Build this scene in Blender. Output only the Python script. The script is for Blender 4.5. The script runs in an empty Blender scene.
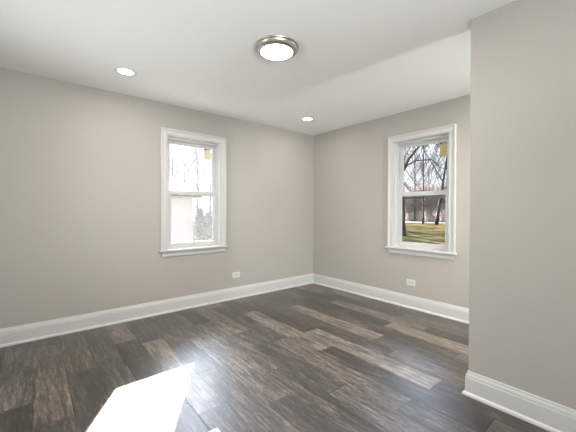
import bpy, bmesh, math, random
from mathutils import Vector, Matrix, noise

S = bpy.context.scene
C = S.collection
H = 2.44            # ceiling height
GZ = -0.6           # garden ground level below the floor of the room

# ------------------------------------------------------------------ camera
EYE = Vector((-3.587, -3.684, 1.2005))
YAW, PITCH, ROLL, FPX = 0.6901, -0.0074, 0.0023, 308.785
fw = Vector((math.sin(YAW)*math.cos(PITCH), math.cos(YAW)*math.cos(PITCH), math.sin(PITCH)))
rt = fw.cross(Vector((0, 0, 1))).normalized()
up = rt.cross(fw)
r2 = rt*math.cos(ROLL) + up*math.sin(ROLL)
u2 = -rt*math.sin(ROLL) + up*math.cos(ROLL)
cam_d = bpy.data.cameras.new('camera')
cam = bpy.data.objects.new('camera', cam_d)
C.objects.link(cam)
m = Matrix.Identity(4)
for i in range(3):
    m[i][0], m[i][1], m[i][2], m[i][3] = r2[i], u2[i], -fw[i], EYE[i]
cam.matrix_world = m
cam_d.sensor_width = 36
cam_d.sensor_fit = 'HORIZONTAL'
cam_d.lens = FPX/576*36
cam_d.shift_y = -3.398/576
cam_d.clip_start = 0.02
cam_d.clip_end = 500
S.camera = cam

# ------------------------------------------------------------------ look
S.view_settings.view_transform = 'Standard'
S.view_settings.look = 'None'
S.view_settings.gamma = 1
S.view_settings.exposure = 0.20
S.view_settings.use_curve_mapping = False

# ------------------------------------------------------------------ sky and sun
SKY_GLOW = 30.0
def build_world():
    w = bpy.data.worlds.new('sky')
    S.world = w
    w.use_nodes = True
    nt = w.node_tree
    nt.nodes.clear()
    out = nt.nodes.new('ShaderNodeOutputWorld')
    bg = nt.nodes.new('ShaderNodeBackground')
    tc = nt.nodes.new('ShaderNodeTexCoord')
    sep = nt.nodes.new('ShaderNodeSeparateXYZ')
    rmp = nt.nodes.new('ShaderNodeValToRGB')
    e = rmp.color_ramp.elements
    e[0].position = 0.0; e[0].color = (0.90, 0.93, 1.0, 1)
    e[1].position = 0.7; e[1].color = (0.50, 0.66, 1.0, 1)
    nz = nt.nodes.new('ShaderNodeTexNoise')
    nz.inputs['Scale'].default_value = 2.2
    nz.inputs['Detail'].default_value = 5
    cr = nt.nodes.new('ShaderNodeValToRGB')
    cr.color_ramp.elements[0].position = 0.45; cr.color_ramp.elements[0].color = (0, 0, 0, 1)
    cr.color_ramp.elements[1].position = 0.7; cr.color_ramp.elements[1].color = (1, 1, 1, 1)
    mx = nt.nodes.new('ShaderNodeMixRGB')
    mx.inputs[2].default_value = (0.95, 0.97, 1.0, 1)
    L = nt.links.new
    L(tc.outputs['Generated'], sep.inputs[0])
    L(sep.outputs['Z'], rmp.inputs[0])
    L(tc.outputs['Generated'], nz.inputs['Vector'])
    L(nz.outputs['Fac'], cr.inputs[0])
    L(cr.outputs[0], mx.inputs[0])
    L(rmp.outputs[0], mx.inputs[1])
    L(mx.outputs[0], bg.inputs['Color'])
    bg.inputs['Strength'].default_value = 0.85
    dot = nt.nodes.new('ShaderNodeVectorMath'); dot.operation = 'DOT_PRODUCT'
    dot.inputs[1].default_value = Vector((0.511, 0.8596, 0.497)).normalized()
    L(tc.outputs['Generated'], dot.inputs[0])
    gr = nt.nodes.new('ShaderNodeMapRange'); gr.interpolation_type = 'SMOOTHSTEP'
    gr.inputs[1].default_value = 0.60; gr.inputs[2].default_value = 1.0; gr.inputs[3].default_value = 0.0; gr.inputs[4].default_value = SKY_GLOW
    L(dot.outputs['Value'], gr.inputs[0])
    hz = nt.nodes.new('ShaderNodeMapRange'); hz.interpolation_type = 'SMOOTHSTEP'      # added glow kept above the visible sky, to brighten the floor sheen
    hz.inputs[1].default_value = 0.14; hz.inputs[2].default_value = 0.48; hz.inputs[3].default_value = 0.02; hz.inputs[4].default_value = 1.0
    L(sep.outputs['Z'], hz.inputs[0])
    ml = nt.nodes.new('ShaderNodeMath'); ml.operation = 'MULTIPLY_ADD'
    L(gr.outputs[0], ml.inputs[0]); L(hz.outputs[0], ml.inputs[1]); ml.inputs[2].default_value = 0.85
    L(ml.outputs[0], bg.inputs['Strength'])
    L(bg.outputs[0], out.inputs[0])
build_world()

SUN_TO = Vector((0.511, 0.8596, 0.483)).normalized()     # towards the sun
sd = bpy.data.lights.new('sun', 'SUN')
sd.energy = 58
sd.angle = 0.0093
sd.color = (1.0, 0.95, 0.88)
so = bpy.data.objects.new('sun', sd)
C.objects.link(so)
so.location = (12, 20, 14)
so.rotation_euler = SUN_TO.to_track_quat('Z', 'Y').to_euler()

def area(name, loc, direction, sx, sy, power, color):
    d = bpy.data.lights.new(name, 'AREA')
    d.shape = 'RECTANGLE'; d.size = sx; d.size_y = sy
    d.energy = power; d.color = color
    o = bpy.data.objects.new(name, d)
    C.objects.link(o)
    o.location = loc
    o.rotation_euler = (-Vector(direction)).to_track_quat('Z', 'Y').to_euler()
    return o
# fill lights added outside the unseen windows, to brighten walls and ceiling
area('fill_rear', (-3.25, -5.2, 1.4), (-1.4, 1, 3.6), 1.6, 1.7, 195, (0.93, 0.97, 1.0))
area('fill_near', (-4.85, -1.35, 1.45), (1, .05, .25), 1.0, 1.3, 40, (0.93, 0.97, 1.0))
area('fill_alcove', (-1.0, -5.22, 1.2), (1.2, 1, -0.25), .5, 1.0, 135, (0.93, 0.97, 1.0))
DOWNLIGHT_W, DOME_W = 3.5, 30

# ------------------------------------------------------------------ materials
def mat(name, color, rough=0.6, metal=0.0, var=0.0, scale=8.0, bump=0.0, bscale=60, spec=0.5, emit=None, estr=0.0):
    m = bpy.data.materials.new(name)
    m.use_nodes = True
    nt = m.node_tree
    b = nt.nodes['Principled BSDF']
    b.inputs['Roughness'].default_value = rough
    b.inputs['Metallic'].default_value = metal
    b.inputs['Specular IOR Level'].default_value = spec
    c = (*color, 1)
    b.inputs['Base Color'].default_value = c
    tc = nt.nodes.new('ShaderNodeTexCoord')
    if var:
        n = nt.nodes.new('ShaderNodeTexNoise')
        n.inputs['Scale'].default_value = scale
        n.inputs['Detail'].default_value = 4
        r = nt.nodes.new('ShaderNodeValToRGB')
        r.color_ramp.elements[0].position = 0.3
        r.color_ramp.elements[1].position = 0.7
        r.color_ramp.elements[0].color = tuple(x*(1-var) for x in color)+(1,)
        r.color_ramp.elements[1].color = tuple(min(1, x*(1+var)) for x in color)+(1,)
        nt.links.new(tc.outputs['Object'], n.inputs['Vector'])
        nt.links.new(n.outputs['Fac'], r.inputs[0])
        nt.links.new(r.outputs[0], b.inputs['Base Color'])
    if bump:
        n2 = nt.nodes.new('ShaderNodeTexNoise')
        n2.inputs['Scale'].default_value = bscale
        n2.inputs['Detail'].default_value = 3
        bp = nt.nodes.new('ShaderNodeBump')
        bp.inputs['Strength'].default_value = bump
        bp.inputs['Distance'].default_value = 0.002
        nt.links.new(tc.outputs['Object'], n2.inputs['Vector'])
        nt.links.new(n2.outputs['Fac'], bp.inputs['Height'])
        nt.links.new(bp.outputs[0], b.inputs['Normal'])
    if emit:
        b.inputs['Emission Color'].default_value = (*emit, 1)
        b.inputs['Emission Strength'].default_value = estr
    return m

M = {}
M['wall'] = mat('greige_wall_paint', (0.435, 0.409, 0.373), 0.75, var=0.012, scale=1.5, bump=0.15, bscale=220)
M['ceiling'] = mat('white_ceiling_paint', (0.875, 0.88, 0.87), 0.85, var=0.008, scale=1.5)
M['trim'] = mat('white_trim_paint', (0.59, 0.588, 0.575), 0.35, var=0.01, scale=3)
M['vinyl'] = mat('white_vinyl', (0.58, 0.582, 0.58), 0.4, var=0.01, scale=3)
M['plate'] = mat('white_plastic', (0.68, 0.68, 0.66), 0.35, var=0.01, scale=30)
M['plate_inset'] = mat('grey_plastic_inset', (0.55, 0.55, 0.53), 0.45, var=0.02, scale=60)  # slightly greyer than the cover plate
M['slot'] = mat('dark_slot', (0.03, 0.03, 0.03), 0.6, var=0.1)
M['nickel'] = mat('brushed_nickel', (0.56, 0.53, 0.48), 0.32, metal=1.0, var=0.08, scale=25)
M['register'] = mat('white_enamel_steel', (0.85, 0.85, 0.84), 0.35, var=0.01, scale=20)
M['lens'] = mat('frosted_lens_cool', (0.9, 0.9, 0.9), 0.4, var=0.005, emit=(1.0, 0.985, 0.96), estr=5.0)
M['lens_warm'] = mat('frosted_lens_warm', (0.9, 0.9, 0.88), 0.4, var=0.005, emit=(1.0, 0.97, 0.92), estr=3.0)
M['sticker_y'] = mat('yellow_energy_label', (0.50, 0.44, 0.24), 0.6, var=0.04, scale=60)
M['sticker_c'] = mat('cream_energy_label', (0.80, 0.68, 0.52), 0.6, var=0.03, scale=60)
M['ink'] = mat('black_ink', (0.02, 0.02, 0.02), 0.6, var=0.1)
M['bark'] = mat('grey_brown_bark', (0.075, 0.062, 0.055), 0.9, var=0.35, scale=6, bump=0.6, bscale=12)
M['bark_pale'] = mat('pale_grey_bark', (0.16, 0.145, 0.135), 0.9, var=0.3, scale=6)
M['ever'] = mat('dark_evergreen_needles', (0.02, 0.03, 0.03), 0.85, var=0.5, scale=9)
M['brush'] = mat('bare_brush_twigs', (0.48, 0.42, 0.41), 0.95, var=0.35, scale=4)
M['siding'] = mat('white_siding', (0.60, 0.56, 0.54), 0.6, var=0.03, scale=3)
M['shingle'] = mat('grey_shingles', (0.30, 0.29, 0.28), 0.9, var=0.25, scale=14)
M['fence'] = mat('white_vinyl_fence', (0.62, 0.60, 0.58), 0.6, var=0.05, scale=2)
M['leaf'] = mat('dry_brown_leaves', (0.22, 0.13, 0.07), 0.9, var=0.4, scale=20)
M['screen'] = mat('brown_screen_frame', (0.10, 0.085, 0.075), 0.7, var=0.5, scale=45)
M['concrete'] = mat('pale_concrete', (0.115, 0.105, 0.098), 0.9, var=0.1, scale=3)

def glass_mat(name, haze):
    m = bpy.data.materials.new(name)
    m.use_nodes = True
    nt = m.node_tree
    nt.nodes.clear()
    out = nt.nodes.new('ShaderNodeOutputMaterial')
    tr = nt.nodes.new('ShaderNodeBsdfTransparent')
    tr.inputs[0].default_value = (0.95, 0.965, 0.96, 1)
    gl = nt.nodes.new('ShaderNodeBsdfGlossy')
    gl.inputs['Roughness'].default_value = 0.02
    fr = nt.nodes.new('ShaderNodeFresnel')
    fr.inputs[0].default_value = 1.45
    mx = nt.nodes.new('ShaderNodeMixShader')
    nt.links.new(fr.outputs[0], mx.inputs[0])
    nt.links.new(tr.outputs[0], mx.inputs[1])
    nt.links.new(gl.outputs[0], mx.inputs[2])
    last = mx
    if haze:                                   # a thin translucent haze mixed unevenly over the pane
        ts = nt.nodes.new('ShaderNodeBsdfTranslucent')
        ts.inputs[0].default_value = (0.9, 0.92, 0.95, 1)
        tc = nt.nodes.new('ShaderNodeTexCoord')
        nz = nt.nodes.new('ShaderNodeTexNoise')
        nz.inputs['Scale'].default_value = 14
        nz.inputs['Detail'].default_value = 6
        mr = nt.nodes.new('ShaderNodeMapRange')
        mr.inputs[1].default_value = 0.3; mr.inputs[2].default_value = 0.7
        mr.inputs[3].default_value = haze*0.8; mr.inputs[4].default_value = haze*1.2
        m2 = nt.nodes.new('ShaderNodeMixShader')
        nt.links.new(tc.outputs['Object'], nz.inputs['Vector'])
        nt.links.new(nz.outputs['Fac'], mr.inputs[0])
        nt.links.new(mr.outputs[0], m2.inputs[0])
        nt.links.new(mx.outputs[0], m2.inputs[1])
        nt.links.new(ts.outputs[0], m2.inputs[2])
        last = m2
    nt.links.new(last.outputs[0], out.inputs[0])
    return m
M['glass_clear'] = glass_mat('clear_window_glass', 0.0)
M['glass_hazy'] = glass_mat('hazy_window_glass', 0.016)

def floor_mat():
    m = bpy.data.materials.new('grey_brown_vinyl_plank')
    m.use_nodes = True
    nt = m.node_tree
    N = nt.nodes.new; L = nt.links.new
    b = nt.nodes['Principled BSDF']
    tc = N('ShaderNodeTexCoord')
    at = N('ShaderNodeAttribute'); at.attribute_name = 'plank'       # x tone, y seed, z warmth
    sp = N('ShaderNodeSeparateXYZ'); L(at.outputs['Vector'], sp.inputs[0])
    uv = N('ShaderNodeUVMap'); uv.uv_map = 'UVMap'
    # grain coordinates, stretched along the plank and shifted per plank
    cmb = N('ShaderNodeCombineXYZ')
    mul = N('ShaderNodeMath'); mul.operation = 'MULTIPLY'; mul.inputs[1].default_value = 37.0
    L(sp.outputs[1], mul.inputs[0]); L(mul.outputs[0], cmb.inputs[0]); L(mul.outputs[0], cmb.inputs[1]); L(mul.outputs[0], cmb.inputs[2])
    add = N('ShaderNodeVectorMath'); add.operation = 'ADD'
    L(tc.outputs['Object'], add.inputs[0]); L(cmb.outputs[0], add.inputs[1])
    def stretched(sx, sy):
        mp = N('ShaderNodeMapping'); mp.inputs['Scale'].default_value = (sx, sy, 1)
        L(add.outputs[0], mp.inputs['Vector']); return mp
    n1 = N('ShaderNodeTexNoise'); n1.inputs['Scale'].default_value = 1; n1.inputs['Detail'].default_value = 6; n1.inputs['Roughness'].default_value = 0.65; n1.inputs['Distortion'].default_value = 0.6
    L(stretched(60, 4.5).outputs[0], n1.inputs['Vector'])
    n2 = N('ShaderNodeTexNoise'); n2.inputs['Scale'].default_value = 1; n2.inputs['Detail'].default_value = 4; n2.inputs['Distortion'].default_value = 1.2
    L(stretched(17, 2.0).outputs[0], n2.inputs['Vector'])
    n3 = N('ShaderNodeTexNoise'); n3.inputs['Scale'].default_value = 1; n3.inputs['Detail'].default_value = 3; n3.inputs['Distortion'].default_value = 2.0
    L(stretched(38, 9).outputs[0], n3.inputs['Vector'])
    # knots: small dark spots
    vo = N('ShaderNodeTexVoronoi'); vo.inputs['Scale'].default_value = 1; vo.inputs['Randomness'].default_value = 1
    L(stretched(7, 2.6).outputs[0], vo.inputs['Vector'])
    kn = N('ShaderNodeMapRange'); kn.inputs[1].default_value = 0.05; kn.inputs[2].default_value = 0.17; kn.inputs[3].default_value = 0.55; kn.inputs[4].default_value = 1.0
    L(vo.outputs['Distance'], kn.inputs[0])
    def mr(src, a, b2, c, d):
        r = N('ShaderNodeMapRange'); r.inputs[1].default_value = a; r.inputs[2].default_value = b2; r.inputs[3].default_value = c; r.inputs[4].default_value = d
        L(src, r.inputs[0]); return r.outputs[0]
    def mth(op, a, b2):
        r = N('ShaderNodeMath'); r.operation = op
        for i, v in enumerate((a, b2)):
            if isinstance(v, (int, float)): r.inputs[i].default_value = v
            else: L(v, r.inputs[i])
        return r.outputs[0]
    g = mth('ADD', mr(n1.outputs['Fac'], 0.3, 0.7, -0.38, 0.38), mr(n2.outputs['Fac'], 0.3, 0.7, -0.20, 0.20))
    g = mth('ADD', g, mr(n3.outputs['Fac'], 0.35, 0.65, -0.18, 0.12))
    t = mth('ADD', g, mr(sp.outputs[0], 0.2, 0.75, 0.14, 0.76))
    rp = N('ShaderNodeValToRGB')
    e = rp.color_ramp.elements
    e[0].position = 0.0; e[0].color = (0.016, 0.0125, 0.0105, 1)
    e[1].position = 1.0; e[1].color = (0.27, 0.235, 0.20, 1)
    x = rp.color_ramp.elements.new(0.35); x.color = (0.052, 0.044, 0.039, 1)
    x = rp.color_ramp.elements.new(0.65); x.color = (0.126, 0.107, 0.093, 1)
    L(t, rp.inputs[0])
    warm = N('ShaderNodeMixRGB'); warm.blend_type = 'MULTIPLY'
    L(sp.outputs[2], warm.inputs[0]); L(rp.outputs[0], warm.inputs[1]); warm.inputs[2].default_value = (1.05, 0.95, 0.82, 1)
    k = N('ShaderNodeMixRGB'); k.blend_type = 'MULTIPLY'; k.inputs[0].default_value = 1
    L(warm.outputs[0], k.inputs[1]); L(kn.outputs[0], k.inputs[2])
    # narrow dark grooves at the plank edges
    su = N('ShaderNodeSeparateXYZ'); L(uv.outputs[0], su.inputs[0])
    def edge(o, w):
        a = mth('MINIMUM', o, mth('SUBTRACT', 1.0, o))
        return mr(a, w*0.35, w, 0.22, 1.0)
    ed = mth('MINIMUM', edge(su.outputs[0], 0.015), edge(su.outputs[1], 0.0024))
    k2 = N('ShaderNodeMixRGB'); k2.blend_type = 'MULTIPLY'; k2.inputs[0].default_value = 1
    L(k.outputs[0], k2.inputs[1]); L(ed, k2.inputs[2])
    L(k2.outputs[0], b.inputs['Base Color'])
    L(mr(n1.outputs['Fac'], 0.3, 0.7, 0.36, 0.48), b.inputs['Roughness'])
    b.inputs['Specular IOR Level'].default_value = 0.6
    b.inputs['Coat Weight'].default_value = 0.65
    b.inputs['Coat Roughness'].default_value = 0.39
    bv = mth('MINIMUM', mr(mth('MINIMUM', su.outputs[0], mth('SUBTRACT', 1.0, su.outputs[0])), 0.0, 0.022, 0.0, 1.0),
             mr(mth('MINIMUM', su.outputs[1], mth('SUBTRACT', 1.0, su.outputs[1])), 0.0, 0.006, 0.0, 1.0))
    b0 = N('ShaderNodeBump'); b0.inputs['Strength'].default_value = 0.2; b0.inputs['Distance'].default_value = 0.0012
    L(n1.outputs['Fac'], b0.inputs['Height'])
    bp = N('ShaderNodeBump'); bp.inputs['Strength'].default_value = 0.4; bp.inputs['Distance'].default_value = 0.002
    L(bv, bp.inputs['Height']); L(b0.outputs[0], bp.inputs['Normal']); L(bp.outputs[0], b.inputs['Normal']); L(bp.outputs[0], b.inputs['Coat Normal'])
    return m
M['floor'] = floor_mat()

def grass_mat():
    m = bpy.data.materials.new('winter_lawn')
    m.use_nodes = True
    nt = m.node_tree
    N = nt.nodes.new; L = nt.links.new
    b = nt.nodes['Principled BSDF']; b.inputs['Roughness'].default_value = 0.95
    b.inputs['Specular IOR Level'].default_value = 0.0
    tc = N('ShaderNodeTexCoord')
    n = N('ShaderNodeTexNoise'); n.inputs['Scale'].default_value = 0.9; n.inputs['Detail'].default_value = 8; n.inputs['Roughness'].default_value = 0.7
    L(tc.outputs['Object'], n.inputs['Vector'])
    r = N('ShaderNodeValToRGB')
    e = r.color_ramp.elements
    e[0].position = 0.40; e[0].color = (0.020, 0.022, 0.010, 1)
    e[1].position = 0.60; e[1].color = (0.090, 0.066, 0.040, 1)
    x = e.new(0.5); x.color = (0.042, 0.037, 0.016, 1)
    L(n.outputs['Fac'], r.inputs[0]); L(r.outputs[0], b.inputs['Base Color'])
    return m
M['grass'] = grass_mat()

# ------------------------------------------------------------------ mesh helpers
def box(bm, x0, x1, y0, y1, z0, z1):
    vs = [bm.verts.new((x, y, z)) for x in (x0, x1) for y in (y0, y1) for z in (z0, z1)]
    for f in ((0, 1, 3, 2), (4, 6, 7, 5), (0, 4, 5, 1), (2, 3, 7, 6), (0, 2, 6, 4), (1, 5, 7, 3)):
        bm.faces.new([vs[i] for i in f])

def tube(bm, pts, radii, n=6, cap=True):
    rings = []
    for i, p in enumerate(pts):
        p = Vector(p)
        a = Vector(pts[max(i-1, 0)]); b = Vector(pts[min(i+1, len(pts)-1)])
        d = (b-a).normalized()
        ref = Vector((0, 0, 1)) if abs(d.z) < 0.9 else Vector((1, 0, 0))
        s = d.cross(ref).normalized(); t = s.cross(d)
        rings.append([bm.verts.new(p + (s*math.cos(2*math.pi*k/n) + t*math.sin(2*math.pi*k/n))*radii[i]) for k in range(n)])
    for a, b in zip(rings, rings[1:]):
        for k in range(n):
            bm.faces.new((a[k], a[(k+1) % n], b[(k+1) % n], b[k]))
    if cap and n > 2:
        bm.faces.new(rings[0][::-1]); bm.faces.new(rings[-1])

def lathe(bm, prof, n=48, close_top=True, close_bottom=True):
    rings = []
    for r, z in prof:
        if r < 1e-6:
            rings.append([bm.verts.new((0, 0, z))])
        else:
            rings.append([bm.verts.new((r*math.cos(2*math.pi*k/n), r*math.sin(2*math.pi*k/n), z)) for k in range(n)])
    for a, b in zip(rings, rings[1:]):
        for k in range(n):
            k2 = (k+1) % n
            if len(a) == 1 and len(b) == 1: continue
            if len(a) == 1: bm.faces.new((a[0], b[k], b[k2]))
            elif len(b) == 1: bm.faces.new((a[k], a[k2], b[0]))
            else: bm.faces.new((a[k], a[k2], b[k2], b[k]))

def obj(name, bm, material, parent=None, smooth=False, bevel=0.0):
    bmesh.ops.recalc_face_normals(bm, faces=bm.faces)
    me = bpy.data.meshes.new(name)
    bm.to_mesh(me); bm.free()
    me.materials.append(material)
    if smooth:
        for p in me.polygons: p.use_smooth = True
    o = bpy.data.objects.new(name, me)
    C.objects.link(o)
    if parent is not None: o.parent = parent
    if bevel:
        md = o.modifiers.new('bevel', 'BEVEL'); md.width = bevel; md.segments = 2; md.limit_method = 'ANGLE'
    return o

def struct(o):
    o['kind'] = 'structure'
    return o

def thing(name, label, cat, loc=(0, 0, 0), rotz=0.0, group=None):
    o = bpy.data.objects.new(name, None)
    o.empty_display_size = 0.2
    C.objects.link(o)
    o.location = loc; o.rotation_euler = (0, 0, rotz)
    o['label'] = label; o['category'] = cat
    if group: o['group'] = group
    return o

# ------------------------------------------------------------------ room shell
X0, Y0 = -4.4, -4.8                      # near and rear walls
PX, PY = -1.394, -2.885                  # corner of the closet partition
T = 0.16
W1C, W2C = -2.038, -1.823                # window centres
WW, WZ0, WZ1 = 0.345, 0.72, 2.085        # half width and heights of the openings

def wall_with_hole(name, axis, inner, outer, a0, a1, holes):
    """wall slab in the plane axis=inner..outer, running from a0 to a1, with rectangular holes"""
    bm = bmesh.new()
    cuts = sorted(set([a0, a1] + [h for q in holes for h in q[:2]]))
    lo, hi = min(inner, outer), max(inner, outer)
    def b(p, q, z0, z1):
        if axis == 'y': box(bm, p, q, lo, hi, z0, z1)
        else: box(bm, lo, hi, p, q, z0, z1)
    for p, q in zip(cuts, cuts[1:]):
        h = [w for w in holes if w[0] <= p and q <= w[1]]
        if h:
            b(p, q, -0.1, h[0][2]); b(p, q, h[0][3], H+0.1)
        else:
            b(p, q, -0.1, H+0.1)
    return struct(obj(name, bm, M['wall']))
wall_with_hole('wall_left', 'y', 0, T, X0-T, T, [(W1C-WW, W1C+WW, WZ0, WZ1)])
wall_with_hole('wall_right', 'x', 0, T, Y0, 0, [(W2C-WW, W2C+WW, WZ0, WZ1)])
wall_with_hole('wall_rear', 'y', Y0, Y0-T, X0-T, T, [(-4.2, -2.3, 0.55, 2.15), (-1.24, -.76, .75, 2.15)])
wall_with_hole('wall_near', 'x', X0, X0-T, Y0, 0, [(-1.9, -.8, 0.75, 2.15)])
bm = bmesh.new(); box(bm, PX, PX+.12, Y0+0.001, PY, 0, H)
struct(obj('wall_partition', bm, M['wall'], bevel=0.003))
bm = bmesh.new(); box(bm, X0-T, T, Y0-T, T, H, H+0.15)
struct(obj('ceiling', bm, M['ceiling']))

# floor: one mesh, one face per plank, rows laid out as in the room
PW, PL, PS = 0.1862, 1.245, -3.59
offs = {-5: -.4, -4: -.9, -3: -.15, -2: -.7, -1: -1.2, 0: -.26, 1: -.94, 2: -.12, 3: -.575, 4: -.717, 5: -.28, 6: -.90, 7: -.60, 8: -1.06, 9: -.19,
        10: -.59, 11: -.21, 12: -.99, 13: -.745, 14: -.12, 15: -.604, 16: -.92, 17: -.547, 18: -1.21, 19: -.35}
tones = {(-1, 0): .5, (-1, 1): .22, (0, 0): .32, (0, 1): .58, (0, 2): .3, (1, 0): .52, (1, 1): .3, (1, 2): .4, (2, 0): .4, (2, 1): .38, (2, 2): .5,
         (3, 0): .66, (3, 1): .26, (3, 2): .4, (4, 0): .36, (4, 1): .64, (4, 2): .4, (5, 0): .4, (5, 1): .42, (5, 2): .5, (6, 0): .42, (6, 1): .62, (6, 2): .3,
         (7, 0): .2, (7, 1): .5, (7, 2): .36, (8, 0): .58, (8, 1): .36, (8, 2): .55, (9, 0): .58, (9, 1): .32, (9, 2): .56, (9, 3): .42,
         (10, 0): .24, (10, 1): .66, (10, 2): .22, (11, 0): .5, (11, 1): .26, (11, 2): .72, (11, 3): .3, (12, 0): .42, (12, 1): .36, (12, 2): .42,
         (13, 0): .36, (13, 1): .72, (13, 2): .32, (14, 0): .4, (14, 1): .34, (14, 2): .38, (14, 3): .5, (15, 0): .5, (15, 1): .28, (15, 2): .76,
         (16, 0): .3, (16, 1): .66, (16, 2): .3, (17, 0): .66, (17, 1): .3, (17, 2): .5, (18, 0): .58, (18, 1): .34, (19, 0): .34, (19, 1): .4}
rng = random.Random(5)
fb = bmesh.new()
uvl = fb.loops.layers.uv.new('UVMap')
vals = []
for k in range(-5, 20):
    xa, xb = max(PS+k*PW, X0), min(PS+(k+1)*PW, 0)
    if xb <= xa: continue
    ends = [0.0] + [offs[k]-PL*i for i in range(6)]
    for i, (ya, yb) in enumerate(zip(ends, ends[1:])):
        if ya <= Y0: break
        yb = max(yb, Y0)
        vs = [fb.verts.new((xa, yb, 0)), fb.verts.new((xb, yb, 0)), fb.verts.new((xb, ya, 0)), fb.verts.new((xa, ya, 0))]
        f = fb.faces.new(vs)
        for lp, uvv in zip(f.loops, ((0, 0), (1, 0), (1, 1), (0, 1))): lp[uvl].uv = uvv
        tn = tones.get((k, i), rng.uniform(.28, .62))
        vals.append((tn, rng.random(), rng.uniform(0.05, 0.7)))
# slab under the planks
fb.faces.ensure_lookup_table()
nplank = len(fb.faces)
box(fb, X0-T, T, Y0-T, T, -0.25, -0.003)
me = bpy.data.meshes.new('floor')
fb.to_mesh(me); fb.free()
me.materials.append(M['floor'])
a = me.attributes.new('plank', 'FLOAT_VECTOR', 'FACE')
for i in range(len(me.polygons)):
    a.data[i].vector = vals[i] if i < nplank else (0.4, 0, 0)
fo = bpy.data.objects.new('floor', me); C.objects.link(fo); struct(fo)

# baseboards with a stepped cap and a shoe moulding, mitred at each corner
prof = [(0, 0), (0.030, 0), (0.030, 0.006), (0.027, 0.015), (0.021, 0.020), (0.015, 0.022), (0.015, 0.112), (0.0125, 0.118), (0.0125, 0.128),
        (0.009, 0.138), (0.0065, 0.142), (0.0065, 0.150), (0.004, 0.155), (0, 0.155)]
poly = [(X0, 0), (0, 0), (0, Y0), (PX+.12, Y0), (PX+.12, PY), (PX, PY), (PX, Y0), (X0, Y0)]       # clockwise, room on the right
names = ['left', 'right', 'alcove_rear', 'alcove', 'partition_end', 'partition', 'rear', 'near']
n = len(poly)
def inward(p, q):
    d = (Vector(q)-Vector(p)).normalized(); return Vector((d.y, -d.x))
for i in range(n):
    p, q = Vector(poly[i]), Vector(poly[(i+1) % n])
    ni = inward(p, q); npv = inward(poly[i-1], p); nn = inward(q, poly[(i+2) % n])
    bm = bmesh.new()
    ra = [bm.verts.new((*(p+(ni+npv)*o_), z)) for o_, z in prof]
    rb = [bm.verts.new((*(q+(ni+nn)*o_), z)) for o_, z in prof]
    for j in range(len(prof)-1):
        bm.faces.new((ra[j], ra[j+1], rb[j+1], rb[j]))
    bm.faces.new(ra); bm.faces.new(rb[::-1])
    struct(obj('baseboard_'+names[i], bm, M['trim']))

# ------------------------------------------------------------------ windows (local: x across, y outwards, z up)
def frame_sweep(bm, path, prof2, closed):
    """path: (x, z) corners anticlockwise; prof2: (outward offset in the plane, y)"""
    n = len(path)
    rings = []
    for i in range(n):
        p = Vector(path[i])
        def nrm(a, b):
            d = (Vector(b)-Vector(a)).normalized(); return Vector((-d.y, d.x))
        if closed or 0 < i < n-1:
            o_ = nrm(path[i-1], path[i]) + nrm(path[i], path[(i+1) % n])
        elif i == 0: o_ = nrm(path[0], path[1])
        else: o_ = nrm(path[-2], path[-1])
        rings.append([bm.verts.new((p.x+o_.x*u, y, p.y+o_.y*u)) for u, y in prof2])
    pairs = list(zip(rings, rings[1:])) + ([(rings[-1], rings[0])] if closed else [])
    for a_, b_ in pairs:
        for j in range(len(prof2)):
            j2 = (j+1) % len(prof2)
            bm.faces.new((a_[j], a_[j2], b_[j2], b_[j]))
    if not closed:
        bm.faces.new(rings[0]); bm.faces.new(rings[-1][::-1])

def sash(name, parent, x0, x1, z0, z1, y0, y1, st, bt, tp, glass, lock=False, sticker=None):
    bm = bmesh.new()
    box(bm, x0, x0+st, y0, y1, z0, z1); box(bm, x1-st, x1, y0, y1, z0, z1)
    box(bm, x0+st, x1-st, y0, y1, z0, z0+bt); box(bm, x0+st, x1-st, y0, y1, z1-tp, z1)
    # glazing bead
    ym = (y0+y1)/2
    box(bm, x0+st, x0+st+.006, y0+.008, y1-.008, z0+bt, z1-tp); box(bm, x1-st-.006, x1-st, y0+.008, y1-.008, z0+bt, z1-tp)
    box(bm, x0+st+.006, x1-st-.006, y0+.008, y1-.008, z0+bt, z0+bt+.006); box(bm, x0+st+.006, x1-st-.006, y0+.008, y1-.008, z1-tp-.006, z1-tp)
    s = obj(name, bm, M['vinyl'], parent)
    bm = bmesh.new(); box(bm, x0+st-.002, x1-st+.002, ym-.002, ym+.002, z0+bt-.002, z1-tp+.002)
    g = obj('glass_pane', bm, glass, s)
    if lock:
        for cx in (x0+(x1-x0)*0.22, x0+(x1-x0)*0.78):
            bm = bmesh.new()
            box(bm, cx-.025, cx+.025, y0+.004, y1-.002, z1, z1+.006)
            tube(bm, [(cx, ym, z1+.006), (cx, ym, z1+.016)], [.011, .010], 12)
            box(bm, cx-.004, cx+.034, ym-.006, ym+.006, z1+.010, z1+.017)
            obj('sash_lock', bm, M['vinyl'], s)
    if sticker:
        bm = bmesh.new(); xa, xb, za, zb = sticker[0]
        box(bm, xa, xb, ym-.0035, ym-.002, za, zb)
        k = obj('energy_label', bm, sticker[1], s)
        k['label'] = sticker[2]
        bm = bmesh.new()
        box(bm, xa+.004, xa+.03, ym-.0045, ym-.0035, zb-.022, zb-.006)
        box(bm, xa+.034, xb-.008, ym-.0045, ym-.0035, zb-.014, zb-.010)
        obj('label_print', bm, M['ink'], k)
    return s

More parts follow.
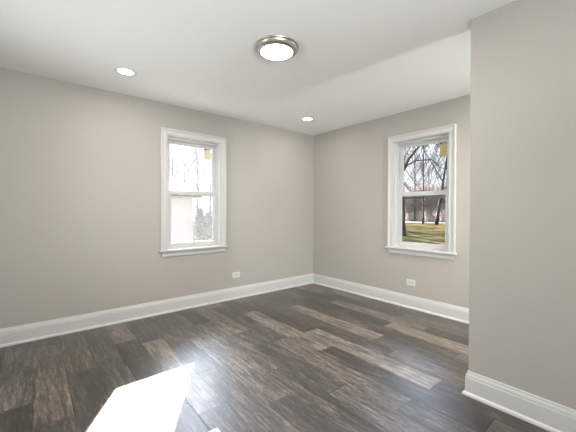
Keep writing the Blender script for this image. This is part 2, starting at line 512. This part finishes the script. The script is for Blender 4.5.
def window(name, loc, rotz, glass, sticker):
    r = bpy.data.objects.new(name, None); C.objects.link(r)
    r.location = loc; r.rotation_euler = (0, 0, rotz); struct(r)
    # casing, three sides, with a backband and an inner bead (inner edge of the path; offset grows outwards)
    bm = bmesh.new()
    pr = [(0, 0), (0, -.012), (.005, -.015), (.010, -.013), (.048, -.015), (.053, -.024), (.070, -.026), (.073, -.023), (.073, 0)]
    ZB, ZT = 0.737, 2.079
    frame_sweep(bm, [(-WW, ZB), (-WW, ZT), (WW, ZT), (WW, ZB)], pr, False)
    obj('casing', bm, M['trim'], r)
    bm = bmesh.new(); box(bm, -.437, .437, -.045, 0, .715, .737)
    box(bm, -WW+.001, WW-.001, 0, .055, .7205, .737)
    obj('stool', bm, M['trim'], r, bevel=.004)
    bm = bmesh.new()
    frame_sweep(bm, [(-.405, .715), (.405, .715)], [(0, 0), (0, -.018), (-.05, -.015), (-.06, -.012), (-.068, -.006), (-.068, 0)], False)
    obj('apron', bm, M['trim'], r)
    # jamb liner
    bm = bmesh.new()
    A, Bb = WW-.001, WZ1-.001
    box(bm, -A, -A+.012, 0, .055, .737, Bb); box(bm, A-.012, A, 0, .055, .737, Bb); box(bm, -A+.012, A-.012, 0, .055, Bb-.012, Bb)
    obj('jamb', bm, M['trim'], r)
    # vinyl frame with two tracks
    bm = bmesh.new()
    def ring(w, zt, zb, y0, y1):
        box(bm, -A, -w, y0, y1, WZ0+.001, Bb); box(bm, w, A, y0, y1, WZ0+.001, Bb)
        box(bm, -w, w, y0, y1, zt, Bb); box(bm, -w, w, y0, y1, WZ0+.001, zb)
    ring(.318, 2.045, .745, .055, .064)
    ring(.328, 2.055, .740, .064, .094)
    ring(.318, 2.045, .745, .094, .101)
    ring(.324, 2.050, .740, .101, .131)
    ring(.316, 2.045, .745, .131, .140)
    obj('window_frame', bm, M['vinyl'], r)
    sash('lower_sash', r, -.327, .327, .742, 1.430, .066, .092, .050, .056, .040, glass, lock=True)
    sash('upper_sash', r, -.323, .323, 1.398, 2.049, .103, .129, .046, .034, .042, glass, sticker=sticker)
    if name == 'window_2':
        bm = bmesh.new(); box(bm, -.315, .315, .146, .154, 1.350, 1.378)
        for a_, b_ in ((-.315, -.303), (.303, .315)): box(bm, a_, b_, .146, .154, .75, 1.350)
        obj('screen_frame', bm, M['screen'], r)
    # exterior trim
    bm = bmesh.new()
    frame_sweep(bm, [(-WW, WZ0-.0), (-WW, WZ1), (WW, WZ1), (WW, WZ0)], [(0, T), (0, T+.02), (.09, T+.02), (.09, T)], True)
    obj('outer_trim', bm, M['trim'], r)
    return r
window('window_1', (W1C, 0, 0), 0, M['glass_hazy'], ((.165, .262, 1.86, 2.003), M['sticker_c'], 'cream paper label in the top corner of the glass'))
window('window_2', (0, W2C, 0), -math.pi/2, M['glass_clear'], ((.185, .272, 1.83, 2.003), M['sticker_y'], 'yellow paper label in the top corner of the glass'))
def added_window(name, loc, rotz, w, z0, z1):  # unseen windows, added as openings for the fill lights
    r = bpy.data.objects.new(name, None); C.objects.link(r)
    r.location = loc; r.rotation_euler = (0, 0, rotz); struct(r)
    bm = bmesh.new()
    frame_sweep(bm, [(-w, z0), (-w, z1), (w, z1), (w, z0)], [(0, 0), (0, -.018), (.075, -.022), (.075, 0)], True)
    obj('casing', bm, M['trim'], r)
    bm = bmesh.new()
    for a_, b_ in ((-w, -w+.05), (-.03, .03), (w-.05, w)): box(bm, a_, b_, .05, .11, z0, z1)
    for a_, b_ in ((-w+.05, -.03), (.03, w-.05)):
        box(bm, a_, b_, .05, .11, z0, z0+.05); box(bm, a_, b_, .05, .11, z1-.05, z1)
    obj('window_frame', bm, M['vinyl'], r)
    for a_, b_ in ((-w+.05, -.03), (.03, w-.05)):
        bm = bmesh.new(); box(bm, a_, b_, .078, .082, z0+.05, z1-.05)
        obj('glass_pane', bm, M['glass_clear'], r)
added_window('added_window_3', (-3.25, Y0, 0), math.pi, .95, .55, 2.15)
added_window('added_window_5', (-1.0, Y0, 0), math.pi, .24, .75, 2.15)
added_window('added_window_4', (X0, -1.35, 0), math.pi/2, 0.55, .75, 2.15)

# ------------------------------------------------------------------ wall outlets
def outlet(loc, rotz, label):
    t = thing('wall_outlet', label, 'outlet', loc, rotz)
    bm = bmesh.new(); box(bm, -.0575, .0575, -.005, 0, -.036, .036)
    obj('cover_plate', bm, M['plate'], t, bevel=.0025)
    for s in (-1, 1):
        bm = bmesh.new()
        cx = s*.0215
        pts = [(cx+.0165*math.cos(a_), .0145*math.sin(a_)) for a_ in [math.pi*2*k/20 for k in range(20)]]
        f0 = [bm.verts.new((max(cx-.014, min(cx+.014, x)), -.0075, z)) for x, z in pts]
        f1 = [bm.verts.new((v.co.x, -.005, v.co.z)) for v in f0]
        bm.faces.new(f0)
        for k in range(20): bm.faces.new((f0[k], f0[(k+1) % 20], f1[(k+1) % 20], f1[k]))
        rc = obj('receptacle', bm, M['plate_inset'], t)
        bm = bmesh.new()
        box(bm, cx-.006, cx+.003, -.0080, -.0075, .005, .0075); box(bm, cx-.006, cx+.003, -.0080, -.0075, -.0075, -.005)
        tube(bm, [(cx+.009, -.0075, 0), (cx+.009, -.0080, 0)], [.0025, .0025], 10)
        obj('slots', bm, M['slot'], rc)
    bm = bmesh.new(); tube(bm, [(0, -.005, 0), (0, -.0065, 0)], [.0035, .003], 12)
    obj('screw', bm, M['plate'], t)
    return t
outlet((-1.46, 0, .322), 0, 'white duplex outlet mounted sideways on the left wall, right of the window')
outlet((0, -1.722, .316), -math.pi/2, 'white duplex outlet mounted sideways low on the right wall under the window')

# ------------------------------------------------------------------ ceiling lights
def downlight(x, y, label):
    t = thing('recessed_downlight', label, 'ceiling light', (x, y, H), 0, None)
    bm = bmesh.new(); lathe(bm, [(.066, 0), (.066, -.003), (.074, -.006), (.086, -.005), (.090, 0)], 40)
    obj('trim_ring', bm, M['plate'], t, smooth=True)
    bm = bmesh.new(); lathe(bm, [(.0659, -.0005), (.0659, -.003), (.05, -.0035), (0, -.004)], 40)
    obj('lens', bm, M['lens_warm'], t)
    d = bpy.data.lights.new('downlight_lamp', 'AREA'); d.shape = 'DISK'; d.size = .125; d.energy = DOWNLIGHT_W; d.color = (1, .90, .78)
    o = bpy.data.objects.new('downlight_lamp', d); C.objects.link(o); o.parent = t; o.location = (0, 0, -.006)
    return t
downlight(-2.945, -.617, 'recessed white downlight over the left wall, left of the window')
downlight(-.715, -.615, 'recessed white downlight close to the far corner of the room')
downlight(-2.945, -3.2, 'recessed white downlight added for light behind the camera, out of frame')  # unseen downlight, added as a further light source
def flush_light(x, y, watts, label):
    t = thing('flush_ceiling_light', label, 'ceiling light', (x, y, H))
    bm = bmesh.new()
    lathe(bm, [(0, 0), (.167, 0), (.169, -.006), (.167, -.012), (.158, -.015), (.154, -.026), (.150, -.030), (.150, -.036), (.134, -.042), (.124, -.043), (.122, -.038), (0, -.038)], 64)
    obj('nickel_rim', bm, M['nickel'], t, smooth=False)
    bm = bmesh.new()
    lathe(bm, [(.1215, -.039), (.1215, -.042), (.11, -.044), (.07, -.047), (.03, -.049), (0, -.0495)], 64)
    obj('diffuser', bm, M['lens'], t, smooth=True)
    d = bpy.data.lights.new('flush_lamp', 'AREA'); d.shape = 'DISK'; d.size = .235; d.energy = watts; d.color = (1, .96, .90)
    o = bpy.data.objects.new('flush_lamp', d); C.objects.link(o); o.parent = t; o.location = (0, 0, -.053)
flush_light(-2.157, -1.812, DOME_W, 'round flush ceiling light with brushed nickel rim in the middle of the ceiling')
flush_light(-.64, -3.55, 42, 'round flush ceiling light added for light in the alcove behind the partition wall, out of view')  # unseen lamp, added to brighten the right wall

# ------------------------------------------------------------------ floor register, its corner just in the frame
t = thing('floor_register', 'white floor vent register, only its corner showing at the bottom edge beside the sunlit patch', 'floor vent', (-2.88, -2.285, 0))
bm = bmesh.new()
box(bm, -.07, .07, .135, .15, 0, .005); box(bm, -.07, .07, -.15, -.135, 0, .005)
box(bm, -.07, -.055, -.135, .135, 0, .005); box(bm, .055, .07, -.135, .135, 0, .005)
obj('register_frame', bm, M['register'], t)
bm = bmesh.new()
for k in range(16):
    y = -.127 + k*.0165
    box(bm, -.055, .055, y, y+.007, .0005, .004)
box(bm, -.004, .004, -.135, .135, .0003, .0045)
obj('louvres', bm, M['register'], t)
bm = bmesh.new(); box(bm, -.055, .055, -.135, .135, .0001, .0004)
obj('duct_opening', bm, M['slot'], t)

# ------------------------------------------------------------------ outdoors
bm = bmesh.new()
gx = [-40, -20, -8, -4, 0, 4, 8, 12, 18, 26, 36, 50, 70, 100, 140]
gy = [-60, -30, -10, -4, 0, 4, 8, 12, 18, 26, 36, 50, 70, 100, 140]
grid = [[bm.verts.new((x, y, GZ - 0.0 + 0.05*noise.noise(Vector((x*.1, y*.1, 0))))) for y in gy] for x in gx]
for i in range(len(gx)-1):
    for j in range(len(gy)-1):
        bm.faces.new((grid[i][j], grid[i+1][j], grid[i+1][j+1], grid[i][j+1]))
g = obj('ground', bm, M['grass']); struct(g)
bm = bmesh.new(); box(bm, X0-T, T, Y0-T, T, GZ-.3, -.25); struct(obj('trim_foundation', bm, M['fence']))

def limb(bm, rnd, p, d, length, r, depth, maxd, spread=0.6, upb=0.12, n=4, minr=.008):
    """grow one limb with children; all tubes taper"""
    segs = 4 if depth < 2 else 3
    pts = [Vector(p)]; rad = [r]
    dd = Vector(d).normalized()
    for i in range(segs):
        dd = (dd + Vector((rnd.uniform(-1, 1), rnd.uniform(-1, 1), rnd.uniform(-.6, 1)))*0.16 + Vector((0, 0, upb*.5))).normalized()
        pts.append(pts[-1] + dd*length/segs)
        rad.append(max(minr, r*(1-.5*(i+1)/segs)))
    tube(bm, pts, rad, n if depth < 2 else 3, cap=False)
    if depth >= maxd: return
    kids = [2, 3, 4, 4, 4][min(depth, 4)]
    for j in range(kids):
        f = rnd.uniform(.35, 1.0) if j else 1.0
        i = min(int(f*segs), segs-1)
        a_ = pts[i].lerp(pts[i+1], f*segs-i) if f < 1 else pts[-1]
        ang = rnd.uniform(0, 2*math.pi)
        side = Vector((math.cos(ang), math.sin(ang), rnd.uniform(-.2, .5)))
        nd = (dd*(1-.3*spread) + side*spread*rnd.uniform(.6, 1.1)).normalized()
        limb(bm, rnd, a_, nd, length*rnd.uniform(.58, .78), max(minr, rad[min(i+1, segs)]*rnd.uniform(.6, .8)), depth+1, maxd, spread, upb, n, minr)

def tree(loc, h, r, seed, label, lean=(0, 0), material='bark', limbs=6, maxd=4, fork=.35, minr=.010, group=None, customs=()):
    t = thing('bare_tree', label, 'tree', loc, 0, group)
    rnd = random.Random(seed)
    bm = bmesh.new()
    pts, rad = [], []
    for i in range(9):
        f = i/8
        pts.append(Vector((lean[0]*f + .12*r*math.sin(5*f+seed), lean[1]*f + .12*r*math.cos(4*f+seed), -.15 + h*f*.7)))
        rad.append(r*(1.25 if i == 0 else 1.0)*(1-.72*f))
    tube(bm, pts, rad, 10)
    obj('trunk', bm, M[material], t, smooth=True)
    bm = bmesh.new()
    for j in range(limbs):
        f = fork + (1-fork)*j/max(1, limbs-1)
        i = min(int(f*8), 7)
        a_ = pts[i].lerp(pts[i+1], f*8-i)
        ang = j*2.4 + rnd.uniform(-.4, .4)
        up_ = .7 + f*1.2
        limb(bm, rnd, a_, (math.cos(ang), math.sin(ang), up_), h*(.42-.12*f), r*(.5-.2*f), 0, maxd, minr=minr)
    for cp, cr in customs:
        q = [Vector(c) for c in cp]
        tube(bm, q, [cr*(1-.6*i/(len(q)-1)) for i in range(len(q))], 6)
        for i in range(1, len(q)):
            for _ in range(2):
                dd = (q[i]-q[i-1]).normalized()
                limb(bm, rnd, q[i-1].lerp(q[i], rnd.random()), dd + Vector((rnd.uniform(-.7, .7), rnd.uniform(-.7, .7), rnd.uniform(-.1, 1.0))), h*.13, cr*.35, 2, maxd+1, minr=minr)
    obj('branches', bm, M[material], t)
    return t

# a point on the lawn seen from the room along compass ratio k (dy/dx or dx/dy) at a distance
def via_right(k, dist):      # through window 2: direction (1, k)
    v = Vector((1, k)).normalized()*dist
    return (EYE.x+v.x, EYE.y+v.y, GZ)
def via_left(k, dist):       # through window 1: direction (k, 1)
    v = Vector((k, 1)).normalized()*dist
    return (EYE.x+v.x, EYE.y+v.y, GZ)

tree(via_right(.584, 24), 15, .26, 3, 'thick dark bare tree at the left edge of the right window', limbs=5, fork=.45,
     customs=[([(0, 0, 4.5), (.2, -.35, 5.1), (.5, -.87, 5.4), (1.0, -1.74, 5.4), (1.3, -2.2, 4.8)], .075), ([(0, 0, 4.0), (.1, -.5, 3.3), (.3, -1.1, 2.7)], .05)], lean=(0, 0))
tree(via_right(.505, 46), 21, .13, 11, 'slender forked bare tree in the middle of the right window', limbs=9, fork=.2, maxd=4, minr=.022)
tree(via_right(.462, 44), 20, .20, 7, 'leaning bare tree on the right side of the right window', lean=(.9, -1.6), limbs=8, fork=.3, minr=.022)
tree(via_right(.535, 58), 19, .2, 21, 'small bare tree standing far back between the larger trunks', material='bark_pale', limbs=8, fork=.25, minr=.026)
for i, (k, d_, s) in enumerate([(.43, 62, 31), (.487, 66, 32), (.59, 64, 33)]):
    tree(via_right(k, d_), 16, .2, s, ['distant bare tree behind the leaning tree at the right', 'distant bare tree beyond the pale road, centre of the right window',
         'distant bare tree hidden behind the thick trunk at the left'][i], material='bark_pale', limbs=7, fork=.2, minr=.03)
# trees up-sun whose shadows stripe the lawn
for x, y, sd_ in [(25, 17, 41), (30, 21, 42), (36, 27, 43), (24, 24, 44), (33, 32, 45)]:
    tree((x, y, GZ), 13, .32, sd_, 'bare tree out of frame, its long shadow falling across the lawn beyond the right window', limbs=6, maxd=3, fork=.35, minr=.025,
         group='trees out of frame on the lawn')

# brush and fence line at the far side
def twig_mass(name, label, cat, p, q, h, nstems, seed, material, group=None):
    rnd = random.Random(seed)
    t = thing(name, label, cat, (p[0], p[1], GZ), 0, group)
    bm = bmesh.new()
    dx, dy = q[0]-p[0], q[1]-p[1]
    for i in range(nstems):
        f = rnd.random()
        b_ = Vector((dx*f + rnd.uniform(-1, 1), dy*f + rnd.uniform(-1, 1), -.05))
        limb(bm, rnd, b_, (rnd.uniform(-.4, .4), rnd.uniform(-.4, .4), 1), h*rnd.uniform(.45, .7), .05, 1, 3, spread=.8, minr=.022)
    obj('twigs', bm, M[material], t)
    return t
a_, b_ = via_right(.39, 60), via_right(.66, 60)
L_ = [(a_[0]+(b_[0]-a_[0])*f, a_[1]+(b_[1]-a_[1])*f) for f in (0, .25, .5, .75, 1)]
for i, lb in enumerate(['bare brush thicket behind the lawn at the right edge of the window', 'bare brush thicket behind the lawn right of centre', 'bare brush thicket behind the lawn left of centre',
                        'bare brush thicket behind the thick trunk']):
    twig_mass('bare_thicket', lb, 'bushes', L_[i], L_[i+1], 5.4, 85, 60+i, 'brush')
bm = bmesh.new()
a_, b_ = via_right(.30, 47), via_right(.80, 47); c_, d_ = via_right(.80, 55), via_right(.30, 55)
top = [bm.verts.new((p[0], p[1], GZ+.10)) for p in (a_, b_, c_, d_)]
bot = [bm.verts.new((p[0], p[1], GZ-.2)) for p in (a_, b_, c_, d_)]
bm.faces.new(top); bm.faces.new(bot)
for i in range(4): bm.faces.new((top[i], top[(i+1) % 4], bot[(i+1) % 4], bot[i]))
struct(obj('road', bm, M['concrete']))

# neighbour's low outbuilding seen through window 1
HX = EYE.x + .409*(9+3.684)       # its right-hand corner as seen from the room
t = thing('outbuilding', 'low white clapboard outbuilding with a grey roof beyond the left window', 'building', (HX, 9, GZ))
bm = bmesh.new()
box(bm, -7, 0, .03, 5, 0, 2.35)
k = 0; z = .02
while z < 2.3:                                 # clapboards
    vs = [bm.verts.new(c) for c in ((-7, .0, z), (0, .0, z), (0, .028, z+.118), (-7, .028, z+.118), (-7, .03, z), (0, .03, z))]
    bm.faces.new((vs[0], vs[1], vs[2], vs[3])); bm.faces.new((vs[0], vs[4], vs[5], vs[1]))
    z += .12
obj('wall', bm, M['siding'], t)
bm = bmesh.new()
pr = [(-.35, 2.28), (2.5, 3.25), (5.35, 2.28), (5.35, 2.40), (2.5, 3.40), (-.35, 2.40)]
va = [bm.verts.new((-7.3, y, z)) for y, z in pr]; vb = [bm.verts.new((.25, y, z)) for y, z in pr]
for i in range(6): bm.faces.new((va[i], va[(i+1) % 6], vb[(i+1) % 6], vb[i]))
bm.faces.new(va[::-1]); bm.faces.new(vb)
obj('roof', bm, M['shingle'], t)
bm = bmesh.new(); box(bm, .0, .05, .0, .06, 0, 2.3)
obj('corner_board', bm, M['fence'], t)

def evergreen(loc, h, r, seed, label):
    t = thing('evergreen_shrub', label, 'shrub', loc)
    rnd = random.Random(seed)
    bm = bmesh.new(); tube(bm, [(0, 0, -.1), (0, 0, h*.8)], [.05, .02], 6)
    obj('stem', bm, M['bark'], t)
    bm = bmesh.new()
    for i in range(1100):
        f = rnd.random()**.8
        rr = r*(1-f)**.7*rnd.uniform(.55, 1.05)
        an = rnd.uniform(0, 6.283)
        p = Vector((rr*math.cos(an), rr*math.sin(an), .08+f*h))
        d_ = Vector((math.cos(an), math.sin(an), rnd.uniform(.2, 1.2))).normalized()*rnd.uniform(.07, .15)
        s_ = Vector((-math.sin(an), math.cos(an), rnd.uniform(-.4, .4)))*.03
        v = [bm.verts.new(x) for x in (p-s_, p+s_, p+d_)]
        v2 = bm.verts.new(p+Vector((0, 0, .03)))
        bm.faces.new(v); bm.faces.new((v[0], v2, v[2])); bm.faces.new((v2, v[1], v[2]))
    obj('foliage', bm, M['ever'], t)
evergreen(via_left(.438, 15.5), 1.75, .42, 4, 'dark pointed evergreen shrub beside the outbuilding, left one')
evergreen(via_left(.468, 18.5), 1.5, .6, 5, 'rounder evergreen shrub standing farther right of the outbuilding')
# a heap of leaves
rnd = random.Random(9)
bm = bmesh.new()
for i in range(700):
    rr = 1.0*math.sqrt(rnd.random()); an = rnd.uniform(0, 6.283)
    p = Vector((rr*math.cos(an), rr*math.sin(an)*.7, .02 + .28*(1-rr)*rnd.random()))
    u = Vector((rnd.uniform(-1, 1), rnd.uniform(-1, 1), rnd.uniform(-.5, .5)))*.06
    v = Vector((rnd.uniform(-1, 1), rnd.uniform(-1, 1), rnd.uniform(-.5, .5)))*.06
    q = [bm.verts.new(x) for x in (p-u, p-v, p+u, p+v)]
    bm.faces.new(q)
o = obj('leaf_pile', bm, M['leaf']); o.location = via_left(.425, 13.6)
o['label'] = 'heap of dry brown leaves on the ground by the outbuilding corner'; o['category'] = 'leaves'; o['kind'] = 'stuff'

for i, (k, d_, s, h) in enumerate([(.345, 30, 51, 12), (.385, 36, 52, 11), (.43, 33, 53, 9.5), (.475, 38, 54, 10)]):
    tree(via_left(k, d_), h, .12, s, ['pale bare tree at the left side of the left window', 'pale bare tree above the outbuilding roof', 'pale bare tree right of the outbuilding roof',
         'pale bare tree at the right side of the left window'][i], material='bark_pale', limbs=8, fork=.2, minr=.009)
a_, b_ = via_left(.30, 48), via_left(.52, 48)
for i in range(2):
    p = (a_[0]+(b_[0]-a_[0])*i/2, a_[1]+(b_[1]-a_[1])*i/2); q = (a_[0]+(b_[0]-a_[0])*(i+1)/2, a_[1]+(b_[1]-a_[1])*(i+1)/2)
    twig_mass('bare_thicket', ['bare brush thicket far behind the outbuilding', 'bare brush thicket far behind the evergreen shrubs'][i], 'bushes', p, q, 2.2, 50, 80+i, 'brush')
